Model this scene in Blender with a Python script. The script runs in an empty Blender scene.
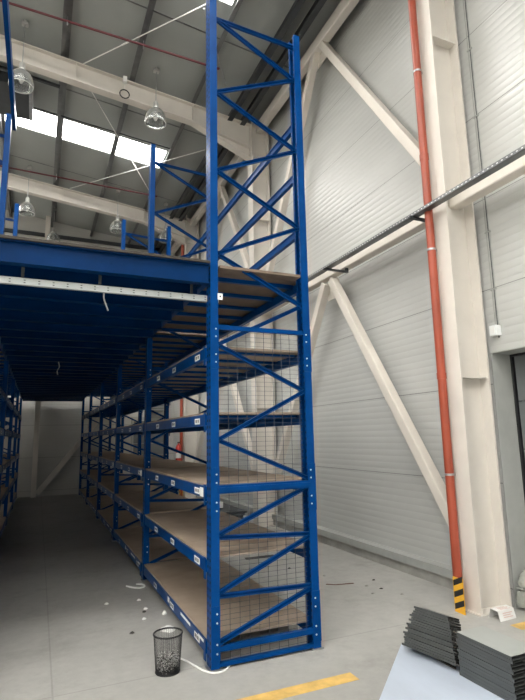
import bpy, math, random
from mathutils import Vector, Matrix
random.seed(4)
scene = bpy.context.scene
COL = scene.collection

# ------------------------------------------------------------------ materials
def nodes(name):
    m = bpy.data.materials.new(name); m.use_nodes = True
    nt = m.node_tree
    return m, nt, nt.nodes['Principled BSDF']
def N(nt, kind, **kw):
    n = nt.nodes.new(kind)
    for k, v in kw.items(): setattr(n, k, v)
    return n
def coords(nt, scale=(1, 1, 1), src='Object'):
    tc = N(nt, 'ShaderNodeTexCoord'); mp = N(nt, 'ShaderNodeMapping')
    mp.inputs['Scale'].default_value = scale
    nt.links.new(tc.outputs[src], mp.inputs['Vector'])
    return mp.outputs['Vector']
def ramp(nt, fac, stops):
    r = N(nt, 'ShaderNodeValToRGB')
    els = r.color_ramp.elements
    while len(els) > 1: els.remove(els[-1])
    els[0].position, els[0].color = stops[0][0], (*stops[0][1], 1)
    for p, c in stops[1:]:
        e = els.new(p); e.color = (*c, 1)
    nt.links.new(fac, r.inputs['Fac'])
    return r.outputs['Color']
def noise(nt, vec, scale, detail=4, rough=.55):
    n = N(nt, 'ShaderNodeTexNoise')
    n.inputs['Scale'].default_value = scale; n.inputs['Detail'].default_value = detail
    n.inputs['Roughness'].default_value = rough
    nt.links.new(vec, n.inputs['Vector'])
    return n.outputs['Fac']
def bump(nt, p, h, strength=.3, dist=.01):
    b = N(nt, 'ShaderNodeBump')
    b.inputs['Strength'].default_value = strength; b.inputs['Distance'].default_value = dist
    nt.links.new(h, b.inputs['Height']); nt.links.new(b.outputs['Normal'], p.inputs['Normal'])
def mat(name, c, rough=.5, metal=0, var=.12, scale=6, stretch=(1, 1, 1), src='Object', bmp=0, spec=.5):
    m, nt, p = nodes(name)
    v = coords(nt, stretch, src)
    f = noise(nt, v, scale)
    lo = tuple(x*(1-var) for x in c); hi = tuple(min(1, x*(1+var)) for x in c)
    nt.links.new(ramp(nt, f, [(.3, lo), (.7, hi)]), p.inputs['Base Color'])
    p.inputs['Roughness'].default_value = rough; p.inputs['Metallic'].default_value = metal
    p.inputs['Specular IOR Level'].default_value = spec
    if bmp: bump(nt, p, noise(nt, v, scale*6), bmp)
    return m
def emit(name, c, s):
    m, nt, p = nodes(name)
    p.inputs['Base Color'].default_value = (*c, 1)
    p.inputs['Emission Color'].default_value = (*c, 1); p.inputs['Emission Strength'].default_value = s
    return m

M = {}
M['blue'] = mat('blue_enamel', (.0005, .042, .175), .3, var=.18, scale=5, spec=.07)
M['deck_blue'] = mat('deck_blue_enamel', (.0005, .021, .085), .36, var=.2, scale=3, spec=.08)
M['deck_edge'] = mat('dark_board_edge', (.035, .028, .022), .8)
M['cream'] = mat('cream_steel_paint', (.66, .62, .565), .5, var=.05, scale=3)
M['strut_cream'] = mat('strut_cream_paint', (.69, .64, .575), .5, var=.05, scale=3)
M['red_pipe'] = mat('red_oxide_pipe', (.33, .062, .03), .4, var=.15, scale=3)
M['dark_red'] = mat('dark_red_pipe', (.10, .014, .02), .4, var=.15, scale=3)
M['galv'] = mat('galvanised_steel', (.42, .43, .44), .38, .85, var=.2, scale=14)
M['purlin'] = mat('galvanised_purlin', (.19, .195, .2), .33, .7, var=.15, scale=6)
M['dark_steel'] = mat('dark_steel', (.05, .055, .06), .5, .4)
M['bolt'] = mat('zinc_bolt', (.6, .62, .65), .3, .6)
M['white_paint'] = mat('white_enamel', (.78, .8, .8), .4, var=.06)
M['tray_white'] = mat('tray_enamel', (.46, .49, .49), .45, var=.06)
M['black'] = mat('black_wire', (.012, .012, .014), .45)
M['wire'] = mat('steel_wire', (.07, .08, .10), .45, .3)
M['white'] = mat('white_plastic', (.8, .8, .78), .5, var=.04)
M['paper'] = mat('white_paper', (.78, .78, .76), .8, var=.05)
M['ink'] = mat('printed_ink', (.03, .03, .035), .7)
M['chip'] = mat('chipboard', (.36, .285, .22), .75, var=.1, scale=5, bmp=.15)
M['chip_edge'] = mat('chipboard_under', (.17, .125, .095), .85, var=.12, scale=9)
M['yellow'] = mat('yellow_paint', (.66, .43, .13), .6, var=.25, scale=9, src='Object')
M['warn_yellow'] = mat('warning_yellow', (.80, .42, .03), .5, var=.06)
M['warn_black'] = mat('warning_black', (.012, .012, .012), .5)
M['door_grey'] = mat('grey_door_paint', (.14, .15, .155), .5, var=.08)
M['reveal'] = mat('reveal_grey', (.36, .37, .35), .6, var=.06)
M['skylight'] = emit('skylight_daylight', (1.0, .975, .93), 21)
M['roof'] = mat('roof_sheet', (.35, .37, .355), .7, var=.07, scale=.8)
M['sheet'] = mat('bright_zinc_sheet', (.60, .67, .78), .42, .3, var=.06, scale=5, stretch=(1, .3, 1))
M['panel_steel'] = mat('dull_zinc_panel', (.095, .10, .098), .42, .55, var=.25, scale=5, stretch=(8, .6, 8))
M['panel_top'] = mat('dull_zinc_face', (.38, .40, .38), .5, .2, var=.06, scale=4)
M['rubble'] = mat('dark_debris', (.05, .045, .04), .8)
M['rust'] = mat('rusty_strap', (.14, .045, .025), .8)
M['hose'] = mat('grey_hose', (.30, .31, .28), .6, var=.2)
M['red_print'] = mat('faded_red_print', (.66, .50, .46), .8)
M['red'] = mat('red_enamel', (.5, .04, .03), .4)
M['lamp_metal'] = mat('lamp_cast_metal', (.55, .55, .53), .35, .5)

m, nt, p = nodes('lamp_prismatic_glass')
p.inputs['Base Color'].default_value = (.62, .64, .63, 1); p.inputs['Roughness'].default_value = .2
p.inputs['Transmission Weight'].default_value = .86; p.inputs['IOR'].default_value = 1.35
p.inputs['Metallic'].default_value = .0
M['glass'] = m

# perforated post: rows of slots punched in the blue steel
m, nt, p = nodes('perforated_blue_post')
tc = N(nt, 'ShaderNodeTexCoord'); sep = N(nt, 'ShaderNodeSeparateXYZ'); nt.links.new(tc.outputs['Object'], sep.inputs[0])
geo = N(nt, 'ShaderNodeNewGeometry'); sn = N(nt, 'ShaderNodeSeparateXYZ'); nt.links.new(geo.outputs['True Normal'], sn.inputs[0])
def MA(nt, op, a, b=None, clamp=False):
    n = N(nt, 'ShaderNodeMath', operation=op); n.use_clamp = clamp
    for i, x in enumerate((a, b)):
        if x is None: continue
        if isinstance(x, (int, float)): n.inputs[i].default_value = x
        else: nt.links.new(x, n.inputs[i])
    return n.outputs[0]
zz = MA(nt, 'FRACT', MA(nt, 'MULTIPLY', sep.outputs['Z'], 20.0))
slot = MA(nt, 'MULTIPLY', MA(nt, 'GREATER_THAN', zz, .32), MA(nt, 'LESS_THAN', zz, .72))
yy = MA(nt, 'ABSOLUTE', MA(nt, 'SUBTRACT', MA(nt, 'ABSOLUTE', MA(nt, 'SUBTRACT', sep.outputs['Y'], .03)), .026))
slot = MA(nt, 'MULTIPLY', slot, MA(nt, 'LESS_THAN', yy, .013))
slot = MA(nt, 'MULTIPLY', slot, MA(nt, 'GREATER_THAN', MA(nt, 'ABSOLUTE', sn.outputs['X']), .8))
base = ramp(nt, noise(nt, tc.outputs['Object'], 5), [(.3, (.0005, .035, .155)), (.7, (.001, .051, .205))])
mix = N(nt, 'ShaderNodeMix', data_type='RGBA'); nt.links.new(slot, mix.inputs['Factor'])
nt.links.new(base, mix.inputs[6]); mix.inputs[7].default_value = (.004, .006, .012, 1)
nt.links.new(mix.outputs[2], p.inputs['Base Color']); p.inputs['Roughness'].default_value = .32; p.inputs['Specular IOR Level'].default_value = .07
M['post'] = m

# horizontal sandwich panels: micro ribs along the wall, a joint every 0.95 m
def panel_mat(name, c, joint0=.155, pitch=.953, along='Z', rough=.30, ribs=True, seam_axis=None):
    m, nt, p = nodes(name)
    tc = N(nt, 'ShaderNodeTexCoord'); s = N(nt, 'ShaderNodeSeparateXYZ'); nt.links.new(tc.outputs['Object'], s.inputs[0])
    z = s.outputs[along]
    f = MA(nt, 'FRACT', MA(nt, 'DIVIDE', MA(nt, 'SUBTRACT', z, joint0), pitch))
    line = MA(nt, 'LESS_THAN', f, .009)
    tint = ramp(nt, noise(nt, coords(nt, (.4, .4, 1.6)), 1.3, 3), [(.3, tuple(x*.95 for x in c)), (.7, tuple(x*1.04 for x in c))])
    mx = N(nt, 'ShaderNodeMix', data_type='RGBA'); nt.links.new(line, mx.inputs['Factor'])
    nt.links.new(tint, mx.inputs[6]); mx.inputs[7].default_value = tuple(x*.45 for x in c)+(1,)
    nt.links.new(mx.outputs[2], p.inputs['Base Color'])
    p.inputs['Roughness'].default_value = rough
    if ribs:
        w = MA(nt, 'SINE', MA(nt, 'MULTIPLY', MA(nt, 'SUBTRACT', z, joint0), 2*math.pi/(pitch/12)))
        w2 = MA(nt, 'MULTIPLY', MA(nt, 'ADD', w, 1), .5)
        w3 = MA(nt, 'POWER', w2, .4)
        w3 = MA(nt, 'SUBTRACT', w3, MA(nt, 'MULTIPLY', line, 2))
        bump(nt, p, w3, .38, .006)
    return m
M['wall'] = panel_mat('ribbed_wall_panel', (.50, .505, .487))
M['endwall'] = panel_mat('end_wall_panel', (.50, .495, .47), rough=.55)
M['plainwall'] = mat('plain_wall', (.5, .5, .48), .7, var=.05, scale=1)
M['concrete_kerb'] = mat('concrete_kerb', (.33, .325, .30), .85, var=.2, scale=4, bmp=.3)

# floor: pale power-floated concrete with stains and saw-cut joints
m, nt, p = nodes('concrete_floor')
v = coords(nt)
base = ramp(nt, noise(nt, v, .55, 6, .6), [(.28, (.335, .33, .31)), (.5, (.40, .395, .37)), (.74, (.455, .45, .425))])
fine = ramp(nt, noise(nt, v, 9, 6, .7), [(.25, (.86, .86, .86)), (.6, (1, 1, 1))])
mu = N(nt, 'ShaderNodeMix', data_type='RGBA', blend_type='MULTIPLY'); mu.inputs['Factor'].default_value = 1
nt.links.new(base, mu.inputs[6]); nt.links.new(fine, mu.inputs[7])
stain = ramp(nt, noise(nt, v, 1.7, 7, .72), [(.52, (1, 1, 1)), (.72, (.76, .75, .73))])
mu2 = N(nt, 'ShaderNodeMix', data_type='RGBA', blend_type='MULTIPLY'); mu2.inputs['Factor'].default_value = 1
nt.links.new(mu.outputs[2], mu2.inputs[6]); nt.links.new(stain, mu2.inputs[7])
tc = N(nt, 'ShaderNodeTexCoord'); s = N(nt, 'ShaderNodeSeparateXYZ'); nt.links.new(tc.outputs['Object'], s.inputs[0])
jx = MA(nt, 'LESS_THAN', MA(nt, 'ABSOLUTE', MA(nt, 'SUBTRACT', MA(nt, 'PINGPONG', MA(nt, 'ADD', s.outputs['X'], 22-.165), 2.2), 0)), .006)
jy = MA(nt, 'LESS_THAN', MA(nt, 'ABSOLUTE', MA(nt, 'PINGPONG', MA(nt, 'ADD', s.outputs['Y'], 20-3.78), 2.5)), .006)
jn = MA(nt, 'MAXIMUM', jx, jy)
mu3 = N(nt, 'ShaderNodeMix', data_type='RGBA'); nt.links.new(MA(nt, 'MULTIPLY', jn, .28), mu3.inputs['Factor'])
nt.links.new(mu2.outputs[2], mu3.inputs[6]); mu3.inputs[7].default_value = (.12, .115, .105, 1)
nt.links.new(mu3.outputs[2], p.inputs['Base Color'])
p.inputs['Roughness'].default_value = .55
M['floor'] = m

# ------------------------------------------------------------------ mesh helpers
class MB:
    def __init__(s): s.v = []; s.f = []; s.mi = []; s.sm = []
    def add(s, vs, fs, mi=0, smooth=False):
        b = len(s.v); s.v += [tuple(x) for x in vs]
        for f in fs: s.f.append(tuple(b+i for i in f)); s.mi.append(mi); s.sm.append(smooth)
        return s
    def box(s, a, b, mi=0):
        (x0, y0, z0), (x1, y1, z1) = a, b
        x0, x1 = min(x0, x1), max(x0, x1); y0, y1 = min(y0, y1), max(y0, y1); z0, z1 = min(z0, z1), max(z0, z1)
        return s.add([(x0,y0,z0),(x1,y0,z0),(x1,y1,z0),(x0,y1,z0),(x0,y0,z1),(x1,y0,z1),(x1,y1,z1),(x0,y1,z1)],
              [(0,3,2,1),(4,5,6,7),(0,1,5,4),(1,2,6,5),(2,3,7,6),(3,0,4,7)], mi)
    def bar(s, p, q, w, h, up=(0, 0, 1), mi=0):
        # rectangular bar from p to q; w across, h along 'up'
        p, q = Vector(p), Vector(q); d = (q-p).normalized(); u = Vector(up)
        if abs(d.dot(u)) > .98: u = Vector((1, 0, 0))
        a = d.cross(u).normalized(); b = a.cross(d).normalized()
        vs = [c + a*(w/2*i) + b*(h/2*j) for c in (p, q) for i, j in ((-1,-1),(1,-1),(1,1),(-1,1))]
        return s.add(vs, [(0,1,2,3),(7,6,5,4),(0,4,5,1),(1,5,6,2),(2,6,7,3),(3,7,4,0)], mi)
    def prof(s, pts, p, q, up=(0, 0, 1), mi=0):
        # closed 2-D profile (across, up) swept from p to q
        p, q = Vector(p), Vector(q); d = (q-p).normalized(); u = Vector(up)
        if abs(d.dot(u)) > .98: u = Vector((1, 0, 0))
        a = d.cross(u).normalized(); b = a.cross(d).normalized(); n = len(pts)
        vs = [c + a*x + b*y for c in (p, q) for x, y in pts]
        return s.add(vs, [tuple(range(n))] + [tuple(range(2*n-1, n-1, -1))] + [(i, n+i, n+(i+1) % n, (i+1) % n) for i in range(n)], mi)
    def tube(s, pts, r, seg=10, mi=0, closed=False):
        pts = [Vector(x) for x in pts]; n = len(pts); rings = []
        ref = Vector((0, 0, 1))
        for i, c in enumerate(pts):
            if closed: t = (pts[(i+1) % n]-pts[i-1]).normalized()
            else: t = (pts[min(i+1, n-1)]-pts[max(i-1, 0)]).normalized()
            rr = ref if abs(t.dot(ref)) < .95 else Vector((1, 0, 0))
            a = t.cross(rr).normalized(); b = a.cross(t)
            rings.append([c + a*math.cos(k*2*math.pi/seg)*r + b*math.sin(k*2*math.pi/seg)*r for k in range(seg)])
        vs = [x for rg in rings for x in rg]; fs = []
        m_ = n if closed else n-1
        for i in range(m_):
            j = (i+1) % n
            for k in range(seg): fs.append((i*seg+k, i*seg+(k+1) % seg, j*seg+(k+1) % seg, j*seg+k))
        s.add(vs, fs, mi, True)
        if not closed: s.add(rings[0], [tuple(range(seg-1, -1, -1))], mi); s.add(rings[-1], [tuple(range(seg))], mi)
        return s
    def lathe(s, prof, c=(0, 0, 0), seg=28, mi=0, cap=False):
        vs = [(c[0]+r*math.cos(k*2*math.pi/seg), c[1]+r*math.sin(k*2*math.pi/seg), c[2]+z) for r, z in prof for k in range(seg)]
        fs = [(i*seg+k, i*seg+(k+1) % seg, (i+1)*seg+(k+1) % seg, (i+1)*seg+k) for i in range(len(prof)-1) for k in range(seg)]
        s.add(vs, fs, mi, True)
        return s
    def build(s, name, mats, parent=None, origin=None):
        me = bpy.data.meshes.new(name)
        o3 = Vector(origin) if origin is not None else Vector((0, 0, 0))
        me.from_pydata([Vector(v)-o3 for v in s.v], [], s.f)
        for mm in (mats if isinstance(mats, (list, tuple)) else [mats]):
            me.materials.append(M[mm] if isinstance(mm, str) else mm)
        me.polygons.foreach_set('material_index', s.mi); me.polygons.foreach_set('use_smooth', s.sm)
        me.update()
        ob = bpy.data.objects.new(name, me); COL.objects.link(ob)
        ob.location = o3
        if parent: ob.parent = parent
        return ob
def tag(o, label=None, cat=None, group=None, kind=None):
    if label: o['label'] = label
    if cat: o['category'] = cat
    if group: o['group'] = group
    if kind: o['kind'] = kind
    return o
def thing(name, label, cat, loc=(0, 0, 0), group=None):
    o = bpy.data.objects.new(name, None); COL.objects.link(o); o.location = loc; o.empty_display_size = .1
    return tag(o, label, cat, group)
def struct(o): o['kind'] = 'structure'; return o
def copy_tree(o, loc, label=None, group=None):
    r = o.copy(); COL.objects.link(r); r.location = loc
    if label: r['label'] = label
    if group: r['group'] = group
    for ch in o.children:
        c = ch.copy(); COL.objects.link(c); c.parent = r
        for g in ch.children:
            d = g.copy(); COL.objects.link(d); d.parent = c
    return r
def bevel(o, w=.004, seg=2):
    b = o.modifiers.new('bevel', 'BEVEL'); b.width = w; b.segments = seg; b.limit_method = 'ANGLE'
    return o

# ------------------------------------------------------------------ setting
XW = 4.10                      # inner face of the long wall
XL, YB, YE = -15.0, -9.0, 16.75
RZ = lambda x: 8.58 - .117*x   # underside of the roof sheets
struct(MB().box((XL-.2, YB-.2, -.2), (XW+1.4, YE+.4, 0)).build('floor', 'floor'))
# long wall with the doorway recess nearer than the first column
DZ, DY0, DY1 = 2.38, .6, 3.66
b = MB()
b.box((XW, DY1, 0.0), (XW+.16, YE, 9)); b.box((XW, YB, 0), (XW+.16, DY0, 9)); b.box((XW, DY0, DZ), (XW+.16, DY1, 9))
struct(b.build('wall_right', 'wall'))
b = MB().box((XW+.0005, DY1-.015, 0), (XW+.40, DY1-.0005, DZ-.0005)).box((XW+.0005, DY0, DZ-.011), (XW+.40, DY1-.0155, DZ-.0005)).box((XW+.161, DY0, DZ), (XW+.40, DY1+.12, DZ+.12)).box((XW+.001, DY0-.12, 0), (XW+.40, DY0-.001, DZ+.12))
struct(b.build('trim_1', 'reveal'))
d = MB()
for k in range(5): d.box((XW+.27, DY0+.03, .02+k*.47), (XW+.32, DY1-.05, .02+k*.47+.462))
dr = struct(d.build('door_1', 'door_grey'))
MB().box((XW+.25, DY1-.04, 0), (XW+.33, DY1-.016, DZ-.012)).box((XW+.25, DY0, DZ-.035), (XW+.33, DY1-.04, DZ-.012)).build('door_seal', 'black', dr)
struct(MB().box((XL, YE, 0), (XW, YE+.2, 10.6)).build('wall_back', 'endwall'))
struct(MB().box((XL-.2, YB, 0), (XL, YE, 10.6)).build('wall_left', 'plainwall'))
struct(MB().box((XL, YB-.2, 0), (XW, YB, 10.6)).build('wall_front', 'plainwall'))
# kerb: dwarf concrete upstand under the panels with a thin grey flashing strip
struct(MB().box((XW-.10, DY1+.16, 0), (XW, YE, .115)).box((XW-.10, YB, 0), (XW, DY0-.1, .115)).build('baseboard_right', 'concrete_kerb'))
struct(MB().box((XW-.125, DY1+.16, .1155), (XW, YE, .20)).build('trim_2', 'reveal'))
struct(MB().box((XW-.008, 3.525, DZ+.13), (XW-.0005, 3.535, 8.0)).build('trim_3', 'dark_steel'))
# roof sheets; between x = PX steps the seen and the added daylight strips are let in
PX = [2.5-1.2*k for k in range(15)]       # purlin lines
SKY = [(-6.6, -5.4), (-3.6, -2.6), (-.5, .8), (5.45, 6.5), (10.95, 11.78), (14.0, 15.3)]  # rows above and behind the camera and the last row: unseen, added for light
ys = [YB]+[y for s_ in SKY for y in s_]+[YE]
b = MB()
def roofslab(b, x0, x1, y0, y1, dz=0, t=.08):
    z0, z1 = RZ(x0)+dz, RZ(x1)+dz
    b.add([(x0,y0,z0),(x1,y0,z1),(x1,y1,z1),(x0,y1,z0),(x0,y0,z0+t),(x1,y0,z1+t),(x1,y1,z1+t),(x0,y1,z0+t)],
          [(0,3,2,1),(4,5,6,7),(0,1,5,4),(1,2,6,5),(2,3,7,6),(3,0,4,7)])
for i in range(0, len(ys), 2): roofslab(b, XL-.2, XW+.2, ys[i], ys[i+1])
for y0, y1 in SKY: roofslab(b, 2.46 if y0 < 13 else PX[4]-.04, XW+.2, y0, y1)
struct(b.build('ceiling', 'roof'))
n = 0
for y0, y1 in SKY:
    for i in range(0 if y0 < 13 else 4, len(PX)-1):  # the last row is added out of view to light the end wall
        n += 1
        w = MB(); roofslab(w, PX[i+1]+.04, PX[i]-.04, y0, y1, .03, .02)
        struct(w.build('seen_or_added_window_%d' % n, 'skylight'))
    w = MB()
    for x in PX: roofslab(w, x-.04, x+.04, y0, y1)
    struct(w.build('trim_%d' % (10+SKY.index((y0, y1))), 'roof'))
# thin dark edge strip of the daylight row and sheet lap lines
b = MB(); b.tube([(-3, 10.86, RZ(-3)-.06), (2.5, 10.7, RZ(2.5)-.06)], .014, 6); struct(b.build('trim_20', 'dark_steel'))
for k, y in enumerate((9.9, 7.2, 13.2, 15.2)):
    b = MB(); b.bar((XL, y, RZ(XL)-.004), (XW, y, RZ(XW)-.004), .02, .008); struct(b.build('trim_%d' % (21+k), 'purlin'))

# purlins (Z sections), with lapped sleeves over each rafter
def purlin(x, y0, y1):
    z = RZ(x)-.004
    b = MB()
    b.bar((x, y0, z-.10), (x, y1, z-.10), .006, .20); b.bar((x+.035, y0, z-.004), (x+.035, y1, z-.004), .07, .006)
    b.bar((x-.035, y0, z-.197), (x-.035, y1, z-.197), .07, .006)
    return b
for i, x in enumerate(PX[:6]):
    o = tag(purlin(x, YB, YE).build('purlin', 'purlin'), kind='structure')
for x in (3.28, 3.55, 3.92):
    b = MB(); z = RZ(x)-.02
    b.bar((x, YB, z-.14), (x, YE, z-.14), .012, .26); b.bar((x-.05, YB, z-.27), (x-.05, YE, z-.27), .1, .008)
    tag(b.build('purlin', 'dark_steel'), kind='structure')

# portal frames: H columns, haunched rafters
COLY = [3.75, 8.75, 13.75]
def column(y):
    c = MB(); x0, x1 = 3.66, 4.035; h = .12; t = .018
    c.box((x0, y-h, .01), (x0+t, y+h, 8.05)); c.box((x1-t, y-h, .01), (x1, y+h, 8.0)); c.box((x0+t, y-.007, .01), (x1-t, y+.007, 8.0))
    for z in (2.12, 4.05, 5.84, 7.2): c.box((x0+t, y-h+.02, z), (x1-t, y-.007, z+.016)); c.box((x0+t, y+.007, z), (x1-t, y+h-.02, z+.016))
    o = struct(c.build('column', 'cream'))
    MB().box((x0-.02, y-h-.005, 0), (x1+.015, y+h+.005, .012)).build('base_plate', 'cream', o)
    return o
def rafter(y):
    r = MB(); dz = -.27; top = lambda x: RZ(x)+dz
    xs = [XL, 2.45, 3.655]; bot = [top(XL)-.36, top(2.45)-.36, 7.15]
    for i in range(2):
        r.add([(xs[i], y-.006, bot[i]), (xs[i+1], y-.006, bot[i+1]), (xs[i+1], y-.006, top(xs[i+1])), (xs[i], y-.006, top(xs[i])),
               (xs[i], y+.006, bot[i]), (xs[i+1], y+.006, bot[i+1]), (xs[i+1], y+.006, top(xs[i+1])), (xs[i], y+.006, top(xs[i]))],
              [(0,1,2,3),(7,6,5,4),(0,4,5,1),(2,6,7,3)])
        r.bar((xs[i], y, bot[i]), (xs[i+1], y, bot[i+1]), .17, .016)
    r.bar((xs[0], y, top(xs[0])), (4.06, y, top(4.06)), .17, .016)
    r.bar((2.45, y, bot[1]), (3.655, y, top(3.655)-.5), .16, .012)
    for x in (2.45, .3, -1.9): r.box((x-.006, y-.08, top(x)-.35), (x+.006, y+.08, top(x)-.01))
    return struct(r.build('rafter', 'cream'))
for y in COLY: column(y); rafter(y)
# eave strut, mid-height strut and chevron bracing between columns
for i in range(2):
    y0, y1 = COLY[i]+.01, COLY[i+1]-.01
    struct(bevel(MB().box((3.80, y0, 7.76), (3.94, y1, 7.97)).build('eave_strut', 'cream'), .02))
    struct(bevel(MB().box((3.80, y0, 3.90), (3.94, y1, 4.05)).build('wall_strut', 'strut_cream'), .015))
    ym = (y0+y1)/2
    for z0, z1 in ((.45, 3.88), (4.35, 7.84)):
        for s_, ye in ((-1, y0+.14), (1, y1-.14)):
            br = bevel(MB().bar((3.87, ye, z0), (3.87, ym+s_*.09, z1-.03), .12, .12, up=(1, 0, 0)).build('wall_brace', 'strut_cream'), .012)
            struct(br)
        gp = MB().box((3.925, ym-.16, z1-.28), (3.935, ym+.16, z1))
        struct(gp.build('gusset_plate', 'strut_cream'))
struct(bevel(MB().box((3.80, 13.76, 7.76), (3.94, YE, 7.97)).build('eave_strut', 'cream'), .02))
struct(bevel(MB().box((3.80, 13.76, 3.90), (3.94, YE, 4.05)).build('wall_strut', 'strut_cream'), .015))
struct(bevel(MB().box((3.80, -2, 3.90), (3.94, 3.74, 4.05)).build('wall_strut', 'strut_cream'), .015))
struct(bevel(MB().box((3.80, YB, 7.76), (3.94, 3.74, 7.97)).build('eave_strut', 'cream'), .02))
# end wall posts, rails, brace and the grey loading door seen through the aisle
for x in (-.05, -5.0):
    struct(MB().box((x-.07, 16.42, 0), (x+.07, 16.43, 8.6)).box((x-.07, 16.62, 0), (x+.07, 16.63, 8.6)).box((x-.006, 16.43, 0), (x+.006, 16.62, 8.6)).build('column', 'cream'))
struct(MB().bar((.05, 16.5, .1), (3.6, 16.5, 4.7), .14, .18, up=(0, 1, 0)).build('wall_brace', 'cream'))
for z0, z1 in ((7.55, 7.75), (8.0, 8.1)): struct(MB().box((XL, YE-.1, z0), (3.6, YE-.02, z1)).build('wall_rail', 'dark_steel'))
dd = MB()
for k in range(6): dd.box((2.8, YE-.06, .02+k*.36), (3.8, YE-.01, .02+k*.36+.352))
dr = struct(dd.build('door_2', 'door_grey'))
MB().box((2.72, YE-.08, 0), (2.79, YE-.005, 2.3)).box((3.81, YE-.08, 0), (3.88, YE-.005, 2.3)).box((2.79, YE-.08, 2.19), (3.81, YE-.005, 2.3)).build('door_frame', 'reveal', dr)

# ------------------------------------------------------------------ racking
YF = [3.68+2.53*k for k in range(6)]      # frame lines
H = 5.45
ZB = [(.17, 'base'), (.72, 'second'), (1.24, 'third'), (1.78, 'fourth'), (2.30, 'fifth')]
LN = [(-2, 2.31), (2.68, 2.31)]
def post_mesh(b, x, mx, top):
    # open C section, mouth inwards (mx = +1 mouth towards +x)
    w, t = .062, .004; x0, x1 = x-w/2, x+w/2; y0, y1 = -.02, .08; H = top
    face = x0 if mx > 0 else x1
    b.box((face, y0, 0.012), (face+mx*t, y1, H))
    b.box((x0, y0-t, .012), (x1, y0, H)); b.box((x0, y1, .012), (x1, y1+t, H))
    back = x1 if mx > 0 else x0
    b.box((back-mx*t, y0, .012), (back, y0+.022, H)); b.box((back-mx*t, y1-.022, .012), (back, y1, H))
def make_frame(xa, xb, detail=True, rh=5.45):
    """upright frame between x=xa and x=xb, in the plane y=0"""
    t = thing('upright_frame', '', 'rack frame')
    for x, mx in ((xa, 1), (xb, -1)):
        b = MB(); post_mesh(b, x, mx, rh if mx < 0 else H)
        po = b.build('post', 'post', t, origin=(x, 0, 0))
        if detail:
            for z0 in (2.12, 1.02, .06):
                s = MB().box((x-.0335, -.0275, z0), (x+.0335, -.0245, z0+.36))
                so = s.build('splice_sleeve', 'blue', po, origin=(x, 0, 0)); so.location = (0, 0, 0)
                for k in (.05, .11, .25, .31):
                    bo = MB().tube([(x+.01*mx, -.0275, z0+k), (x+.01*mx, -.0315, z0+k)], .0065, 8).build('bolt', 'bolt', po, origin=(x, 0, 0)); bo.location = (0, 0, 0)
        MB().box((x-.05, -.0325, 0), (x+.05, .084, .012)).build('foot_plate', 'galv', t)
    li, ri = xa+.03, xb-.03
    L = [5.20, 4.49, 3.77, 3.05, 2.31, 1.58]; R = [4.82, 4.11, 3.38, 2.68, 1.96]
    segs = []
    for i in range(5): segs += [(L[i], R[i]), (L[i+1], R[i])]
    segs += [(5.20, 5.16)] + [(1.58, 1.27), (.90, 1.20), (.88, .84), (.50, .82), (.48, .46), (.17, .44)]
    for zl, zr in segs:
        MB().prof([(-.012, -.016), (.012, -.016), (.012, -.011), (-.007, -.011), (-.007, .011), (.012, .011), (.012, .016), (-.012, .016)],
                  (li, 0, zl), (ri, 0, zr)).build('brace', 'blue', t)
    MB().box((xa+.02, -.03, 1.19), (xb-.02, .03, 1.25)).box((xa+.02, -.036, 1.205), (xb-.02, -.03, 1.235)).build('tie_beam', 'blue', t)
    MB().box((xa+.02, -.02, .115), (xb-.02, .02, .15)).build('tie_beam', 'blue', t)
    MB().box((xa+.02, -.02, .018), (xb-.02, .02, .042)).build('tie_beam', 'blue', t)
    MB().box((xa+.02, -.014, 2.43), (xb-.02, .014, 2.465)).build('tie_beam', 'blue', t)
    return t
RA, RB = 1.209, 2.02
fr = make_frame(RA, RB, rh=5.28); fr.location = (0, YF[0], 0)
f2 = make_frame(RA, RB); f2.location = (0, YF[1], 0); f2['group'] = 'upright frames of the right-hand rack'
fr['label'] = 'tall blue upright frame at the near end of the right rack, wire mesh behind it'
names = ['', 'second blue upright frame from the near end of the right rack', 'third blue upright frame from the near end of the right rack',
         'fourth blue upright frame from the near end of the right rack', 'fifth blue upright frame from the near end of the right rack',
         'last and farthest blue upright frame of the right-hand rack']
f2['label'] = names[1]
for i in range(2, 6): copy_tree(f2, (0, YF[i], 0), names[i], 'upright frames of the right-hand rack')
fr['group'] = 'upright frames of the right-hand rack'
LA, LB = -1.32, -.51
ordl = ['', 'second', 'third', 'fourth', 'fifth', 'last and farthest']
fl = make_frame(LA, LB, False); fl.location = (0, YF[1], 0); fl['group'] = 'upright frames of the left-hand rack'
fl['label'] = 'nearest blue upright frame in view of the left rack, at the left photo edge'
for i in range(2, 6):
    copy_tree(fl, (0, YF[i], 0), 'blue upright frame of the left rack, %s beyond its nearest one in view' % ['', '', 'first', 'second', 'third', 'fourth and farthest'][i])

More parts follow.
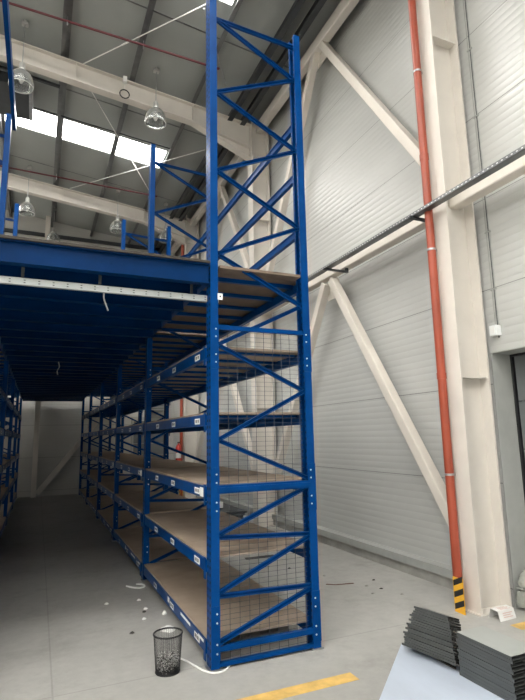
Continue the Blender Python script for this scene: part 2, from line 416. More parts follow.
def beam_mb(x, y0, y1, z1, s, h=.095):
    # stepped box beam with its outer face at x, body towards s
    b = MB()
    b.box((x, y0, z1-h), (x+s*.045, y1, z1-.025)); b.box((x, y0, z1-.025), (x+s*.022, y1, z1))
    return b
def connector(x, y, z1, s, yd, h):
    b = MB().box((x-s*.006, y, z1-h-.06), (x-s*.001, y+yd*.05, z1+.02))
    return b
def make_level(xa, xb, y0, y1, zt, labels=True, hooks=True, bars=6, top=False, h=.085, nboards=4):
    t = thing('shelf', '', 'shelf')
    outer = xa if labels != 'left' else xb
    bz = zt-.004
    for x, s in ((xa-.036, 1), (xb+.036, -1)):
        be = beam_mb(x, y0+.086, y1-.034, bz, s, h).build('beam', 'blue', t)
        for yy, yd in ((y0+.0865, 1), (y1-.0345, -1)):
            MB().box((x-s*.005, yy, bz-h-.05), (x-s*.0005, yy+yd*.045, bz+.015)).build('beam_connector', 'blue', be)
        if (labels is True and s == 1) or (labels == 'left' and s == -1):
            L = y1-y0; xx = x-s*.0012
            for q, (fy, w) in enumerate(((.125, .14), (.44, .13), (.72, .13))):
                yc = y0+fy*L; lab = MB()
                lab.box((xx, yc-w/2, bz-.070), (x, yc+w/2, bz-.024), 0)
                for k in range(9):
                    if k == 4: continue
                    a = yc-w*.36+k*w*.08
                    lab.box((xx-s*.0006, a, bz-.058), (xx, a+w*(.03+.02*((k*7) % 3)), bz-.033), 1)
                lab.build('label_sticker', ['paper', 'ink'], be)
            if zt == 1.24: MB().box((xx, y0+.15, bz-.082), (x, y0+.24, bz-.012)).build('label_sticker', 'paper', be)
            if zt == .17 and s == 1:
                for ta, tb, tc_, td in ((1.20, 1.27, .05, .004), (.5, .8, .03, .008), (.1, .28, .03, .01)):
                    MB().box((x-.0016, y0+ta, bz-tc_), (x-.0008, y0+tb, bz-td)).build('worn_tape', 'white_paint', be)
    for k in range(bars):
        yy = y0+(k+.5)*(y1-y0)/bars
        MB().box((xa-.0, yy-.015, bz-.024), (xb+.0, yy+.015, bz-.001)).build('cross_bar', 'blue', t)
    n = nboards; g = .004; L = (y1-y0-.112)/n
    for k in range(n):
        a = y0+.086+k*L
        bd = MB().box((xa-.024, a+g/2, zt-.003), (xb+.024, a+L-g/2, zt+.013))
        bo = bd.build('board', ['chip'], t)
    return t
bayn = ['nearest', 'second', 'third', 'fourth', 'fifth and farthest']
for lv, (zt, nm) in enumerate(ZB):
    ln = {'base': 'lowest level', 'second': 'second level up', 'third': 'third level up', 'fourth': 'fourth level up', 'fifth': 'fifth level up'}[nm]
    proto = make_level(RA, RB, YF[0], YF[1], zt)
    for i in range(5):
        o = proto if i == 0 else copy_tree(proto, (0, YF[i]-YF[0], 0))
        o['label'] = 'chipboard shelf, %s bay of the right rack, %s' % (bayn[i], ln)
        o['group'] = 'chipboard shelves of the right-hand rack'
    pl = make_level(LA, LB, YF[1], YF[2], zt, labels='left')
    for i in range(-1, 4):
        o = pl if i == 0 else copy_tree(pl, (0, i*2.53, 0))
        o['label'] = 'dark chipboard shelf, %s bay of the left rack, %s' % (bayn[i+1], ln)
        o['group'] = 'chipboard shelves of the left-hand rack'
# top platform levels over the racks (brown underside with blue bars)
def make_top(xa, xb, lab):
    t = thing('rack_platform', lab, 'platform')
    for i in range(5):
        y0, y1 = YF[i], YF[i+1]
        for x, s in ((xa-.036, 1), (xb+.036, -1)):
            be = beam_mb(x, y0+.086, y1-.034, 2.925, s, .09).build('beam', 'blue', t)
        for k in range(6):
            yy = y0+(k+.5)*(y1-y0)/6
            MB().box((xa, yy-.018, 2.890), (xb, yy+.018, 2.924)).build('cross_bar', 'blue', t)
        for k in range(3):
            L = (y1-y0-.112)/3; a = y0+.086+k*L
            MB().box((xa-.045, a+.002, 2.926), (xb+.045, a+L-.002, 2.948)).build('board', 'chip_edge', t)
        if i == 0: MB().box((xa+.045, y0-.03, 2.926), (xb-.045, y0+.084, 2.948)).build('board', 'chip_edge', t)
    return t
make_top(RA, RB, 'brown boarded platform over the right-hand rack, level with the blue deck')
make_top(LA, LB, 'brown boarded platform over the left-hand rack at the photo edge')
# guard rails behind the near bays, above the platform
for z, ya, yb, lb in ((4.40, YF[0], YF[2], 'topmost'), (3.90, YF[0], YF[1], 'middle'), (3.36, YF[0], YF[1], 'lowest')):
    t = thing('guard_rail', '%s of three blue guard rails crossing behind the near frame above the deck' % lb, 'rail', group='guard rails above the deck')
    n = round((yb-ya)/2.53)
    for k in range(n):
        a = ya+2.53*k
        MB().box((RB-.02, a+.085, z-.035), (RB+.015, a+2.50, z+.015)).box((RB-.028, a+.085, z+.015), (RB+.015, a+2.50, z+.027)).build('rail', 'blue', t)
t = thing('guard_rail', 'blue rail along the top of the left rack in the upper left corner', 'rail')
MB().box((LB+.045, YF[0]-.3, 5.28), (LB+.085, YF[1]+.04, 5.40)).build('rail', 'blue', t)

# wire mesh guard on the near end frame
t = thing('mesh_guard', 'wire mesh guard panel closing the lower end of the right-hand rack', 'mesh panel')
ym = YF[0]+.030
v = MB(); 
x = RA+.05
while x < RB-.04: v.bar((x, ym, .04), (x, ym, 2.45), .003, .003); x += .0775
v.build('vertical_wires', 'wire', t)
v = MB(); z = .05
while z < 2.45: v.bar((RA+.04, ym+.0025, z), (RB-.035, ym+.0025, z), .0019, .0019); z += .036
v.build('horizontal_wires', 'wire', t)

# steel deck over the aisle
t = thing('mezzanine_deck', 'dark blue steel deck spanning the aisle between the two racks overhead', 'deck')
DX0, DX1 = LB+.045, RA-.045
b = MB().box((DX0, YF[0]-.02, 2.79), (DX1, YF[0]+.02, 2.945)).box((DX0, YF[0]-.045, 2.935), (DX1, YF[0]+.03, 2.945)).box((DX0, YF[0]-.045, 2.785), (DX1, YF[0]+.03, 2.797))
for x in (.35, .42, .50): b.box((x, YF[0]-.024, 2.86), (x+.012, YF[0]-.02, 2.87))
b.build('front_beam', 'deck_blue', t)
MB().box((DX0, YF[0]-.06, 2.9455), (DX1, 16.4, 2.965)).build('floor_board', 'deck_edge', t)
# folded steel floor sheet: trapezoid corrugation running across the aisle
pts = []
y = YF[0]+.06; z_hi, z_lo = 2.94, 2.905
y = YF[0]+.10
while y < 16.3:
    pts += [(y, z_lo), (y+.075, z_lo), (y+.10, z_hi-.006), (y+.125, z_hi-.006)]; y += .15
c = MB(); vs = []; fs = []
for x in (DX0+.001, DX1-.001):
    for (yy, zz_) in pts: vs.append((x, yy, zz_))
n = len(pts)
for i in range(n-1): fs.append((i, i+1, n+i+1, n+i))
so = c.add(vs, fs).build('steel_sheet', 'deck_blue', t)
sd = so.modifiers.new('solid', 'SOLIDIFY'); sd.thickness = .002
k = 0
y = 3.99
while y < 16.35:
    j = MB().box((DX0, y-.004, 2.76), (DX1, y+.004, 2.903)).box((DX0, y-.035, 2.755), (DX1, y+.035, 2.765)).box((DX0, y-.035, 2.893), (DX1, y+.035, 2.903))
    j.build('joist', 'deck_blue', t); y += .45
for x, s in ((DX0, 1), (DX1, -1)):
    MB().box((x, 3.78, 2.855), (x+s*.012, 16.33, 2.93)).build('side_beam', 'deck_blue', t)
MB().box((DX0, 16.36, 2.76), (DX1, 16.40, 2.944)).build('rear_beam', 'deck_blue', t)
# unseen second deck, added past the left rack so the aisle stays dark
t = thing('mezzanine_deck', 'unseen blue deck added beyond the left rack to darken the aisle', 'deck')
EX0, EX1 = -3.9, LA-.045
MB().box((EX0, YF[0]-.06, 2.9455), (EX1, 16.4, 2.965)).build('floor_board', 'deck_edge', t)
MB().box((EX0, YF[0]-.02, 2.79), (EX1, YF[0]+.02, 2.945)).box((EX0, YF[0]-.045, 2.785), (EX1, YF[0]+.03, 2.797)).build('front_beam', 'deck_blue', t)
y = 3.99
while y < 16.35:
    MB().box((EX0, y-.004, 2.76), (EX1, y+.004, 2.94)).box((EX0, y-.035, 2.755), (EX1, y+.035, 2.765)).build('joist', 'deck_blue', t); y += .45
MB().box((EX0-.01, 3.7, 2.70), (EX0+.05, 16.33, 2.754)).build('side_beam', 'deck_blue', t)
for y in YF: MB().box((EX0-.02, y-.03, 0), (EX0+.06, y+.03, 2.699)).build('post', 'blue', t)
# perforated white cable tray hung below the front beam
t = thing('cable_tray', 'white perforated cable tray hung under the front beam of the blue deck', 'cable tray')
b = MB(); yt = 3.745; x0, x1 = DX0-.02, 1.275
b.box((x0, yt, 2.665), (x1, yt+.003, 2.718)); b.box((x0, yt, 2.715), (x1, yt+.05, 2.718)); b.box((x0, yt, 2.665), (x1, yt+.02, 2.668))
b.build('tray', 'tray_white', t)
h = MB(); x = x0+.06
while x < x1-.02: h.box((x, yt-.0006, 2.698), (x+.013, yt, 2.704)); h.box((x, yt-.0006, 2.680), (x+.013, yt, 2.686)); x += .093
h.build('slots', 'ink', t)
for x in (DX0+.3, .35, DX1-.12): MB().box((x, yt+.01, 2.718), (x+.02, yt+.02, 2.80)).build('hanger', 'dark_steel', t)
def cable(name, lab, pts, r, m_, cat='cable'):
    # smooth through points
    P_ = [Vector(q) for q in pts]; out = []
    for i in range(len(P_)-1):
        p0, p1, p2, p3 = P_[max(i-1, 0)], P_[i], P_[i+1], P_[min(i+2, len(P_)-1)]
        for k in range(6):
            u = k/6
            out.append(.5*((2*p1)+(-p0+p2)*u+(2*p0-5*p1+4*p2-p3)*u*u+(-p0+3*p1-3*p2+p3)*u**3))
    out.append(P_[-1])
    return tag(MB().tube(out, r, 8).build(name, m_), lab, cat)
cable('hanging_cable', 'short white cable end dangling from the deck behind the white tray', [(.42, 4.02, 2.755), (.42, 4.03, 2.70), (.44, 4.03, 2.64), (.455, 4.03, 2.60)], .006, 'white')
cable('hanging_cable', 'short pale cable end dangling from the deck farther down the aisle', [(.22, 8.04, 2.755), (.235, 8.04, 2.68), (.21, 8.04, 2.62), (.22, 8.04, 2.56)], .008, 'galv')
# white bracket stub right of the near post
b = MB().box((1.236, YF[0]-.030, 2.665), (1.275, YF[0]-.0245, 2.715)); b.box((1.25, YF[0]-.0306, 2.685), (1.263, YF[0]-.030, 2.698), 1)
tag(b.build('bracket', ['white_paint', 'ink']), 'small white bracket with a dark hole bolted to the near post at deck height', 'bracket')

# ------------------------------------------------------------------ pipes, tray and fittings on the column
def drain(y, lab):
    t = thing('down_pipe', lab, 'pipe', (0, 0, 0))
    px, r = 3.60, .042
    MB().tube([(px, y+.07, .02), (px, y+.07, 8.0)], r, 20).build('pipe', 'red_pipe', t)
    for z in (1.2, 5.48, 3.44, 7.3):
        MB().tube([(px, y+.07, z), (px, y+.07, z+.02)], r+.006, 20).box((px+.03, y+.055, z), (3.66, y+.085, z+.022)).build('pipe_clamp', 'galv', t)
    for z in (4.45, 2.12, 6.6): MB().tube([(px, y+.07, z), (px, y+.07, z+.06)], r+.005, 20).build('coupling', 'red_pipe', t)
    g = thing('corner_guard', 'yellow and black striped guard at the foot of the %s red pipe' % ('near' if y < 5 else 'far'), 'guard', (0, 0, 0))
    b = MB(); gx0 = 3.55; ya, yb = y-.04, y+.075; gh = .30
    b.box((gx0, ya, .0), (gx0+.006, yb, gh), 0)
    b.box((gx0, yb, .0), (3.655, yb+.006, gh), 0)
    # diagonal black stripes on the face looking into the hall
    for k in range(3):
        z = .02+k*.10
        for (xx0, xx1) in ((gx0-.0015, gx0),):
            b.add([(xx0, ya, z+.055), (xx0, ya, z+.105), (xx0, yb, z+.05), (xx0, yb, z)], [(0, 1, 2, 3)], 1)
    b.build('striped_plate', ['warn_yellow', 'warn_black'], g)
drain(COLY[0], 'orange-red drain pipe running up the near cream column')
drain(COLY[2], 'orange-red drain pipe on the far column, seen through the rack')
t = thing('cable_tray', 'dark perforated cable tray running along the wall in front of the cream column', 'cable tray')
b = MB(); xa, xb, z = 3.50, 3.585, 3.86
b.box((xa, -2, z), (xb, 16, z+.003)); b.box((xa, -2, z), (xa+.003, 16, z+.035)); b.box((xb-.003, -2, z), (xb, 16, z+.035)); b.build('tray', 'purlin', t)
h = MB(); y = 1.0
while y < 9: h.box((xa-.0008, y, z+.014), (xa, y+.016, z+.023)); y += .05
h.build('slots', 'white', t)
for y in (3.95, 5.72, 7.4, 2.2):
    MB().box((xa-.03, y, z-.025), (3.86, y+.035, z-.001)).box((3.82, y, z-.001), (3.86, y+.035, 3.899)).build('bracket_arm', 'dark_steel', t)
t = thing('junction_box', 'small white junction box on the wall above the doorway corner', 'junction box')
MB().box((4.03, 3.50, 2.53), (XW-.001, 3.58, 2.63)).build('box', 'white_paint', t)
MB().box((4.024, 3.515, 2.545), (4.03, 3.565, 2.615)).build('cover', 'white', t)
b = MB().tube([(4.092, 3.52, 2.63), (4.092, 3.52, 7.7)], .004, 6).tube([(4.092, 3.555, 2.63), (4.092, 3.555, 7.7)], .004, 6)
for z in (3.0, 3.6, 4.9, 5.7, 6.5): b.box((4.084, 3.505, z), (4.099, 3.57, z+.012))
tag(b.build('conduit', 'reveal'), 'pair of thin grey conduits rising on the wall from the junction box', 'conduit')

# ------------------------------------------------------------------ roof services
def hbay(x, y, zc, lab, s=1.0):
    t = thing('high_bay_lamp', lab, 'lamp', (x, y, zc), 'high bay lamps')
    r = .205*s
    pr_ = [(.045, .19), (.09, .165), (.135, .125), (.17, .07), (.19, .0), (.195, -.06), (.185, -.11), (.181, -.11), (.190, -.06), (.185, .0), (.165, .068), (.131, .120), (.088, .159), (.045, .184)]
    MB().lathe([(a*s, b_*s) for a, b_ in pr_], seg=36).build('glass_shade', 'glass', t)
    MB().tube([(.186*s*math.cos(a*math.pi/18), .186*s*math.sin(a*math.pi/18), -.11*s) for a in range(36)], .006*s, 6, closed=True).build('shade_ring', 'lamp_metal', t)
    MB().lathe([(.0, .34*s), (.02*s, .335*s), (.045*s, .31*s), (.05*s, .22*s), (.058*s, .17*s), (0, .165*s)], seg=20).build('gear_housing', 'lamp_metal', t)
    MB().lathe([(0, .14*s), (.025*s, .13*s), (.04*s, .05*s), (.04*s, 0), (.02*s, -.05*s), (0, -.055*s)], seg=16).build('bulb', 'white', t)
    top = RZ(x)-.02-zc
    MB().tube([(0, 0, .33*s), (0, 0, top-.06)], .008, 6).build('rod', 'galv', t)
    MB().box((-.05, -.04, top-.08), (.05, .04, top-.03)).box((-.015, -.015, top-.03), (.015, .015, top+.015)).build('mounting', 'lamp_metal', t)
hbay(-.55, 8.45, 7.50, 'round glass lamp hanging at the upper left, in front of the nearest roof beam')
hbay(1.67, 8.40, 7.35, 'round glass lamp hanging in front of the nearest roof beam, right of the black ring')
hbay(-.55, 13.45, 7.42, 'round glass lamp hanging at the left, in front of the farther roof beam')
hbay(1.68, 13.40, 7.26, 'round glass lamp in front of the farther roof beam, above the deck edge')
hbay(.12, 15.6, 7.55, 'faint distant lamp near the end wall, just above the deck edge')
hbay(3.0, 13.4, 7.17, 'small lamp glinting between the upper posts of the third rack frame')
# black ring hung from the roof beam
t = thing('ring', 'black ring hanging beside the nearest roof beam', 'ring', (1.14, 8.62, 7.84), None)
MB().tube([(.085*math.cos(a*math.pi/12), 0, .085*math.sin(a*math.pi/12)) for a in range(24)], .011, 8, closed=True).build('hoop', 'black', t)
MB().tube([(0, 0, .095), (0, 0, .30)], .005, 6).box((-.035, -.03, .24), (.035, .05, .35)).build('hook', 'white', t)
for k, (y, x1, lab) in enumerate(((7.85, 2.6, 'dark red sprinkler pipe crossing under the nearest part of the roof'), (13.25, 2.6, 'dark red sprinkler pipe just in front of the farther roof beam'))):
    t = thing('sprinkler_pipe', lab, 'pipe')
    g = (-.10, -.18)[k]; py = lambda x: y+g*(x+.6)
    MB().tube([(-6, py(-6), RZ(-6)-.29), (x1, py(x1), RZ(x1)-.29)], .02, 12).build('pipe', 'dark_red', t)
    for x in (-2.3, .1, 1.3, 2.5):
        MB().tube([(x, py(x), RZ(x)-.29), (x, py(x), RZ(x)-.19)], .006, 6).tube([(x, py(x), RZ(x)-.36), (x, py(x), RZ(x)-.29)], .012, 8).build('sprinkler_head', 'galv', t)
rods = [((2.6, 5.65), (.25, 8.95), 'white roof tie rod ending at the left of the nearest roof beam'),
        ((.40, 9.0), (2.55, 12.95), 'white roof tie rod crossing below the daylight strip'),
        ((2.0, 6.5), (3.3, 8.6), 'white roof tie rod behind the top of the near rack frame'),
        ((.45, 13.6), (3.1, 10.0), 'white roof tie rod rising rightwards from the farther roof beam')]
for (a, b_, lab) in rods:
    dz_ = .22 if 'nearest' in lab or 'below' in lab else .27
    ob = MB().tube([(a[0], a[1], RZ(a[0])-dz_), (b_[0], b_[1], RZ(b_[0])-dz_)], .009, 8)
    mx_ = (a[0]*.35+b_[0]*.65, a[1]*.35+b_[1]*.65)
    ob.tube([(mx_[0], mx_[1], RZ(mx_[0])-dz_), (mx_[0]+(b_[0]-a[0])*.04, mx_[1]+(b_[1]-a[1])*.04, RZ(mx_[0]+(b_[0]-a[0])*.04)-dz_)], .014, 8)
    tag(ob.build('tie_rod', 'galv' if 'behind' in lab else 'white'), lab, 'tie rod')
# dark roof unit and cable rails at the left
t = thing('roof_unit', 'black box-shaped unit under the roof at the left, before the daylight strip', 'roof unit')
bevel(MB().box((-1.95, 9.75, 8.30), (-.50, 10.85, 8.52)).build('casing', 'dark_steel', t), .01)
MB().box((-.5, 9.75, 8.29), (-.44, 10.85, 8.53)).build('rim', 'galv', t)
for y in (9.1, 9.35): MB().bar((-2.2, y, 8.42), (-.1+(.15 if y > 9.2 else 0), y, 8.19), .05, .05).build('support_bar', 'dark_steel', t)

# ------------------------------------------------------------------ galvanised sheets and panel piles
t = MB(); c0 = Vector((2.60, 3.40)); e1 = Vector((-.72, -.69)).normalized(); e2 = Vector((.69, -.72)).normalized()
q = [c0, c0+e1*1.6, c0+e1*1.6+e2*1.5, c0+e2*.02]
q = [Vector((2.60, 3.40)), Vector((1.46, 2.34)), Vector((2.0, 1.2)), Vector((2.75, 1.9)), Vector((2.86, 3.35))]
vs = [(p_.x, p_.y, z_) for z_ in (.028, .031) for p_ in q]
n = len(q)
b = MB().add(vs, [tuple(range(n-1, -1, -1)), tuple(range(n, 2*n))]+[(i, (i+1) % n, n+(i+1) % n, n+i) for i in range(n)])
tag(b.build('metal_sheet', 'sheet'), 'large bright zinc sheet lying flat in the bottom right corner, under the dark panel piles', 'sheet')
b = MB()
for i in range(3): b.box((2.1+i*.02, 1.75+i*.5, 0), (2.75, 1.83+i*.5, .0275))
tag(b.build('timber_batten', 'chip'), 'low timber battens under the bright zinc sheet', 'batten')
def channel(w, L, hh, topmat, lab, x, y, z, rz=0, grp=None, tilt=0):
    # shallow tray-shaped deck panel: flat top with folded sides, length along y
    t_ = .0016
    b = MB().box((0, 0, hh-t_), (w, L, hh), 1 if topmat == 'panel_top' else 0)
    b.box((0, 0, 0), (t_, L, hh-t_)); b.box((w-t_, 0, 0), (w, L, hh-t_)); b.box((t_, 0, 0), (.02, L, t_)); b.box((w-.02, 0, 0), (w-t_, L, t_))
    b.box((w*.5-.01, 0, hh-.008), (w*.5+.01, L, hh-t_))
    o = b.build('deck_panel', ['panel_steel', 'panel_top']); o.location = (x, y, z); o.rotation_euler = (tilt, 0, rz)
    return tag(o, lab, 'metal panel', grp)
NP = 18
TA = math.radians(19)
for k in range(NP):
    f = k/(NP-1); h_ = .002+k*.0150; th = math.radians(12)
    off = h_*math.sin(TA)+random.uniform(-.004, .004)
    o = channel(.135, .46, .0138, '', 'dark zinc deck panel in the far, tilted pile with jagged stepped ends' if k < NP-1 else 'topmost dark zinc panel of the far, tilted pile with jagged ends',
            2.605+off*math.cos(th), 2.845+.11*f+off*math.sin(th)+random.uniform(-.005, .005), .078+h_*math.cos(TA), 0, 'panels of the far pile')
    o.rotation_euler = (0, TA, th)
    o.scale = (1, (.45-.16*f+random.choice((-.016, 0, .014)))/.46, 1)
tag(MB().box((2.64, 2.90, .0315), (2.66, 3.15, .040)).build('timber_batten', 'rubble'), 'dark batten propping the tilted pile of zinc panels', 'batten')
NP = 13
for k in range(NP):
    top = k == NP-1
    channel(.235, .43, .0195, 'panel_top' if top else '', 'topmost panel of the near pile, a clean pale grey face' if top else 'dark zinc deck panel in the near pile, its folded end showing as a fin',
            2.61+(random.uniform(-.004, .004) if not top else 0), 2.39+random.uniform(-.008, .008)*(not top), .033+k*.0203, 0, 'panels of the near pile')
# dark flat-pack piles lying by the wall behind the rack
for (x, y, nn, lab) in ((2.75, 8.55, 9, 'dark panel in the floor pile between the rack and the second column'), (2.55, 12.4, 12, 'dark blue panel in the floor pile before the end wall')):
    for k in range(nn):
        b = MB().box((0, 0, 0), (.62, 1.55, .022)).box((0, 0, -.012), (.05, 1.55, 0)).box((.57, 0, -.012), (.62, 1.55, 0))
        o = b.build('flat_panel', 'dark_steel' if y < 10 else 'deck_blue'); o.location = (x+random.uniform(-.04, .04), y+random.uniform(-.06, .06), .013+k*.036); o.rotation_euler[2] = random.uniform(-.02, .02)
        tag(o, lab, 'metal panel', 'panels of the %s floor pile' % ('second column' if y < 10 else 'end wall'))
t = thing('carton', 'small white carton on the dark pile between the rack and the wall', 'box', (2.95, 8.95, .352))
bevel(MB().box((0, 0, 0), (.16, .12, .10)).build('body', 'paper', t), .003)
MB().box((.0, .055, .1), (.16, .066, .1006)).build('tape_strip', 'chip', t)

# ------------------------------------------------------------------ small things on the floor
t = thing('waste_basket', 'black wire mesh waste basket with shredded paper, standing beside the near post', 'waste basket', (.905, 3.80, 0))
rb, rt, hb = .082, .100, .25
rad = lambda z: rb+(rt-rb)*z/hb
w = MB()
for k in range(48):
    a = k*2*math.pi/48
    w.bar((rad(0)*math.cos(a), rad(0)*math.sin(a), .004), (rad(hb)*math.cos(a), rad(hb)*math.sin(a), hb), .0017, .0017)
for k in range(1, 30):
    z = k*hb/30
    w.tube([(rad(z)*math.cos(a*math.pi/16), rad(z)*math.sin(a*math.pi/16), z) for a in range(32)], .0009, 3, closed=True)
w.build('mesh_side', 'black', t)
MB().tube([(rt*math.cos(a*math.pi/24), rt*math.sin(a*math.pi/24), hb) for a in range(48)], .006, 8, closed=True).build('rim', 'black', t)
MB().tube([(rb*math.cos(a*math.pi/24), rb*math.sin(a*math.pi/24), .006) for a in range(48)], .005, 8, closed=True).lathe([(rb, .004), (0, .004)]).build('base', 'black', t)
b = MB()
for k in range(420):
    a = random.uniform(0, 6.283); z = .01+random.random()*.10; r = (rad(z)-.012)*math.sqrt(random.random())
    c = Vector((r*math.cos(a), r*math.sin(a), z)); L = random.uniform(.008, .02)
    dr_ = Vector((random.uniform(-1, 1), random.uniform(-1, 1), random.uniform(-.6, .6))).normalized()
    b.bar(c-dr_*L/2, c+dr_*L/2, .006, .0012, up=(random.random(), random.random(), 1), mi=0 if random.random() < .62 else 1)
tag(b.build('paper_shreds', ['paper', 'rubble'], None), 'white and dark paper shreds lying in the mesh waste basket', 'paper shreds', kind='stuff').location = (.905, 3.80, .006)
def blob(name, lab, cat, x, y, sx, sy, sz, m_, seed=0):
    rnd = random.Random(seed); b = MB(); n_ = 12; rings = []
    for i in range(4):
        ph = i/4*math.pi/2; rings.append([(sx*math.cos(ph)*math.cos(k*2*math.pi/n_)*rnd.uniform(.7, 1.15), sy*math.cos(ph)*math.sin(k*2*math.pi/n_)*rnd.uniform(.7, 1.15), sz*math.sin(ph)*rnd.uniform(.7, 1.1)) for k in range(n_)])
    vs = [p_ for r_ in rings for p_ in r_]+[(0, 0, sz)]
    fs = [(i*n_+k, i*n_+(k+1) % n_, (i+1)*n_+(k+1) % n_, (i+1)*n_+k) for i in range(3) for k in range(n_)]+[(3*n_+k, 3*n_+(k+1) % n_, 4*n_) for k in range(n_)]+[tuple(range(n_-1, -1, -1))]
    o = b.add(vs, fs).build(name, m_); o.location = (x, y, 0)
    return tag(o, lab, cat)
blob('crumpled_paper', 'crumpled white paper on the floor behind the waste basket', 'paper', 1.085, 4.57, .065, .06, .035, 'paper', 3)
blob('crumpled_paper', 'small white scrap stuck by the base beam of the near bay', 'paper', 1.15, 4.98, .02, .03, .03, 'paper', 4)
for i, (px, py, m_, lab) in enumerate(((1.01, 5.50, 'paper', 'tiny white scrap on the aisle floor, farthest of those near the waste basket'), (1.02, 5.20, 'paper', 'tiny white scrap on the aisle floor beside a dark crumb'), (.99, 5.12, 'rubble', 'dark crumb on the aisle floor between two white scraps'), (.955, 4.93, 'paper', 'white scrap on the aisle floor nearest to the waste basket'), (.80, 4.64, 'rubble', 'small dark pebble on the aisle floor left of the waste basket'), (.70, 5.53, 'paper', 'lone pale scrap on the aisle floor, leftmost of those by the waste basket'))):
    blob('floor_scrap', lab, 'scrap', px, py, .022, .018, .014, m_, 10+i)
cable('floor_cable', 'white cable on the floor from behind the waste basket to the near post foot', [(1.0, 4.02, .008), (1.06, 3.90, .008), (1.10, 3.78, .008), (1.135, 3.68, .008), (1.19, 3.62, .008), (1.27, 3.63, .008), (1.33, 3.70, .008)], .0065, 'white')
cable('floor_cable', 'short white cable loop on the floor at the foot of the second rack frame', [(.97, 6.04, .008), (1.02, 5.96, .008), (1.09, 5.90, .008), (1.15, 5.94, .008), (1.14, 6.02, .008), (1.08, 6.06, .008)], .009, 'white')
# litter by the wall
b = MB().prof([(-.008, -.002), (.008, -.002), (.008, .002), (-.008, .002)], (2.95, 5.10, .003), (3.0, 4.98, .02)).prof([(-.008, -.002), (.008, -.002), (.008, .002), (-.008, .002)], (3.0, 4.98, .02), (3.22, 4.98, .008))
tag(b.build('metal_strap', 'rust'), 'rusty bent metal strap lying on the floor before the wall kerb', 'strap')
for i, (x, y) in enumerate(((3.3, 4.85), (3.38, 4.7), (3.2, 4.6), (3.5, 5.0), (3.1, 5.4), (2.9, 5.9), (3.45, 4.45))):
    blob('floor_scrap', 'small crumb of pale rubble on the floor between the rack end and the near column', 'scrap', x, y, .02, .016, .01, 'rubble' if i % 2 else 'concrete_kerb', 30+i)['group'] = 'crumbs near the column'
# dark wedge shelf tab and bottle-like bit right of the end frame
t = thing('metal_offcut', 'dark metal offcut poking out beside the end frame above the floor', 'offcut', (0, 0, 0))
MB().prof([(-.05, -.003), (.05, -.003), (.05, .003), (-.05, .003)], (2.6, 6.6, .004), (3.0, 6.55, .012)).build('strip', 'rubble', t)
# folded printed carton sleeve at the column foot
t = thing('carton_sleeve', 'white printed carton sleeve lying open on its side at the near column foot', 'carton', (3.69, 3.51, 0))
b = MB(); pr2 = [(-.055, 0), (-.03, .075), (.045, .078), (.07, 0)]
tk = .003
for i in range(3):
    (a0, z0), (a1, z1) = pr2[i], pr2[i+1]
    b.bar(((0), (a0), z0+.001), (0, a1, z1+.001), .001, tk) if False else None
    b.add([(0, a0, z0), (.20, a0+.01, z0), (.20, a1+.01, z1), (0, a1, z1), (0, a0, z0+tk), (.20, a0+.01, z0+tk), (.20, a1+.01, z1+tk), (0, a1, z1+tk)],
          [(0,3,2,1),(4,5,6,7),(0,1,5,4),(1,2,6,5),(2,3,7,6),(3,0,4,7)])
b.build('sleeve', 'paper', t)
b = MB()
for i in range(4): b.box((.04, -.0585+.0, .0), (.05, -.058, .0))
for i in range(4): b.box((.05+.0, -.02+i*.016, .0800), (.17-.02*(i % 2), -.014+i*.016, .0816))
for i in range(3):
    f0 = .3+i*.2; y_ = -.055+.025*f0-.0012; z_ = .075*f0
    b.box((.05, y_-.001, z_), (.16-.02*(i % 2), y_, z_+.007))
b.build('print', 'red_print', t)
# grey ribbed hose arching behind the column
t = thing('ribbed_hose', 'grey ribbed hose arching out of the floor corner behind the near column', 'hose')
P_ = [Vector((4.11+.13*math.cos(a)+.11, 3.56, .04+.15*math.sin(a)+.12*(math.sin(a) > .2)*math.sin(a))) for a in [math.pi*(1-i/14) for i in range(15)]]
b = MB().tube([(p_.x-.0, p_.y, p_.z) for p_ in P_], .045, 14)
for p0, p1 in zip(P_[::1], P_[1:]):
    c = (p0+p1)/2; d_ = (p1-p0).normalized()*.005
    b.tube([c-d_, c+d_], .051, 14)
b.build('hose', 'hose', t)

# yellow floor lines
def stripe(name, x0, x1, y0, y1, lab):
    b = MB().box((x0, y0, .0003), (x1, y1, .0012)); return tag(b.build(name, 'yellow'), lab, 'floor marking')
stripe('floor_line', 1.15, 2.03, 3.12, 3.235, 'yellow painted line on the floor in front of the end frame')
stripe('floor_line', 3.70, 4.12, 3.25, 3.37, 'short yellow painted line on the floor right of the column foot')
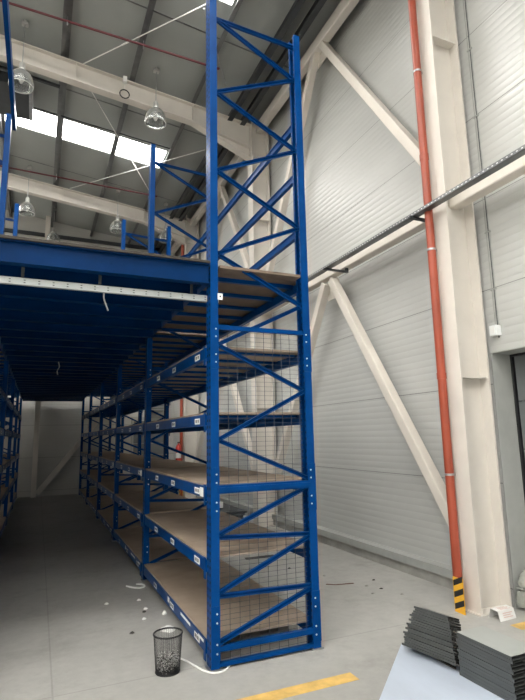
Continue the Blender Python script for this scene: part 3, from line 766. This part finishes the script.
# red extinguisher and unit heater seen through the rack
t = thing('fire_extinguisher', 'small red fire extinguisher on the far column, glimpsed through the rack', 'fire extinguisher', (3.50, 13.72, .95))
MB().lathe([(0, 0), (.07, .0), (.075, .03), (.075, .40), (.05, .47), (.02, .49), (.02, .52), (0, .52)], seg=18).build('cylinder', 'red', t)
MB().box((-.02, -.06, .52), (.02, .05, .55)).box((.075, -.02, .2), (.16, .02, .24)).build('valve', 'black', t)
MB().lathe([(.0755, .12), (.0755, .26)], seg=18).build('label_band', 'paper', t)
t = thing('unit_heater', 'small grey heater on the end wall, glimpsed between shelves', 'heater', (3.4, 16.35, 2.45))
bevel(MB().box((-.25, -.2, 0), (.25, .38, .28)).build('casing', 'reveal', t), .01)
b = MB()
for k in range(5): b.box((-.22, -.215, .03+k*.05), (.22, -.2, .05+k*.05))
b.build('louvre', 'dark_steel', t)

# ------------------------------------------------------------------ light
w = bpy.data.worlds.new('hall_world'); scene.world = w; w.use_nodes = True
w.node_tree.nodes['Background'].inputs['Color'].default_value = (.75, .85, 1, 1)
w.node_tree.nodes['Background'].inputs['Strength'].default_value = .15

# ------------------------------------------------------------------ camera
cam = bpy.data.cameras.new('camera'); co = bpy.data.objects.new('camera', cam); COL.objects.link(co)
cam.sensor_fit = 'VERTICAL'; cam.sensor_height = 36; cam.sensor_width = 27; cam.lens = 506/700*36
cam.clip_start = .05; cam.clip_end = 200
def nrm(v): return Vector(v).normalized()
ppx, ppy, f = 262.5, 350.0, 506.0
yv = nrm((38-ppx, -(441-ppy), -f)); zv = nrm((200-ppx, -(-2560-ppy), -f)); zv = (zv-yv*zv.dot(yv)).normalized(); xv = yv.cross(zv)
Rm = Matrix((xv, yv, zv))        # rows: world axes seen from the camera
co.matrix_world = Matrix.Translation((0, 0, 1.6)) @ Rm.to_4x4()
scene.camera = co
scene.view_settings.view_transform = 'Standard'; scene.view_settings.look = 'None'
scene.view_settings.exposure = 0; scene.view_settings.gamma = 1; scene.view_settings.use_curve_mapping = False
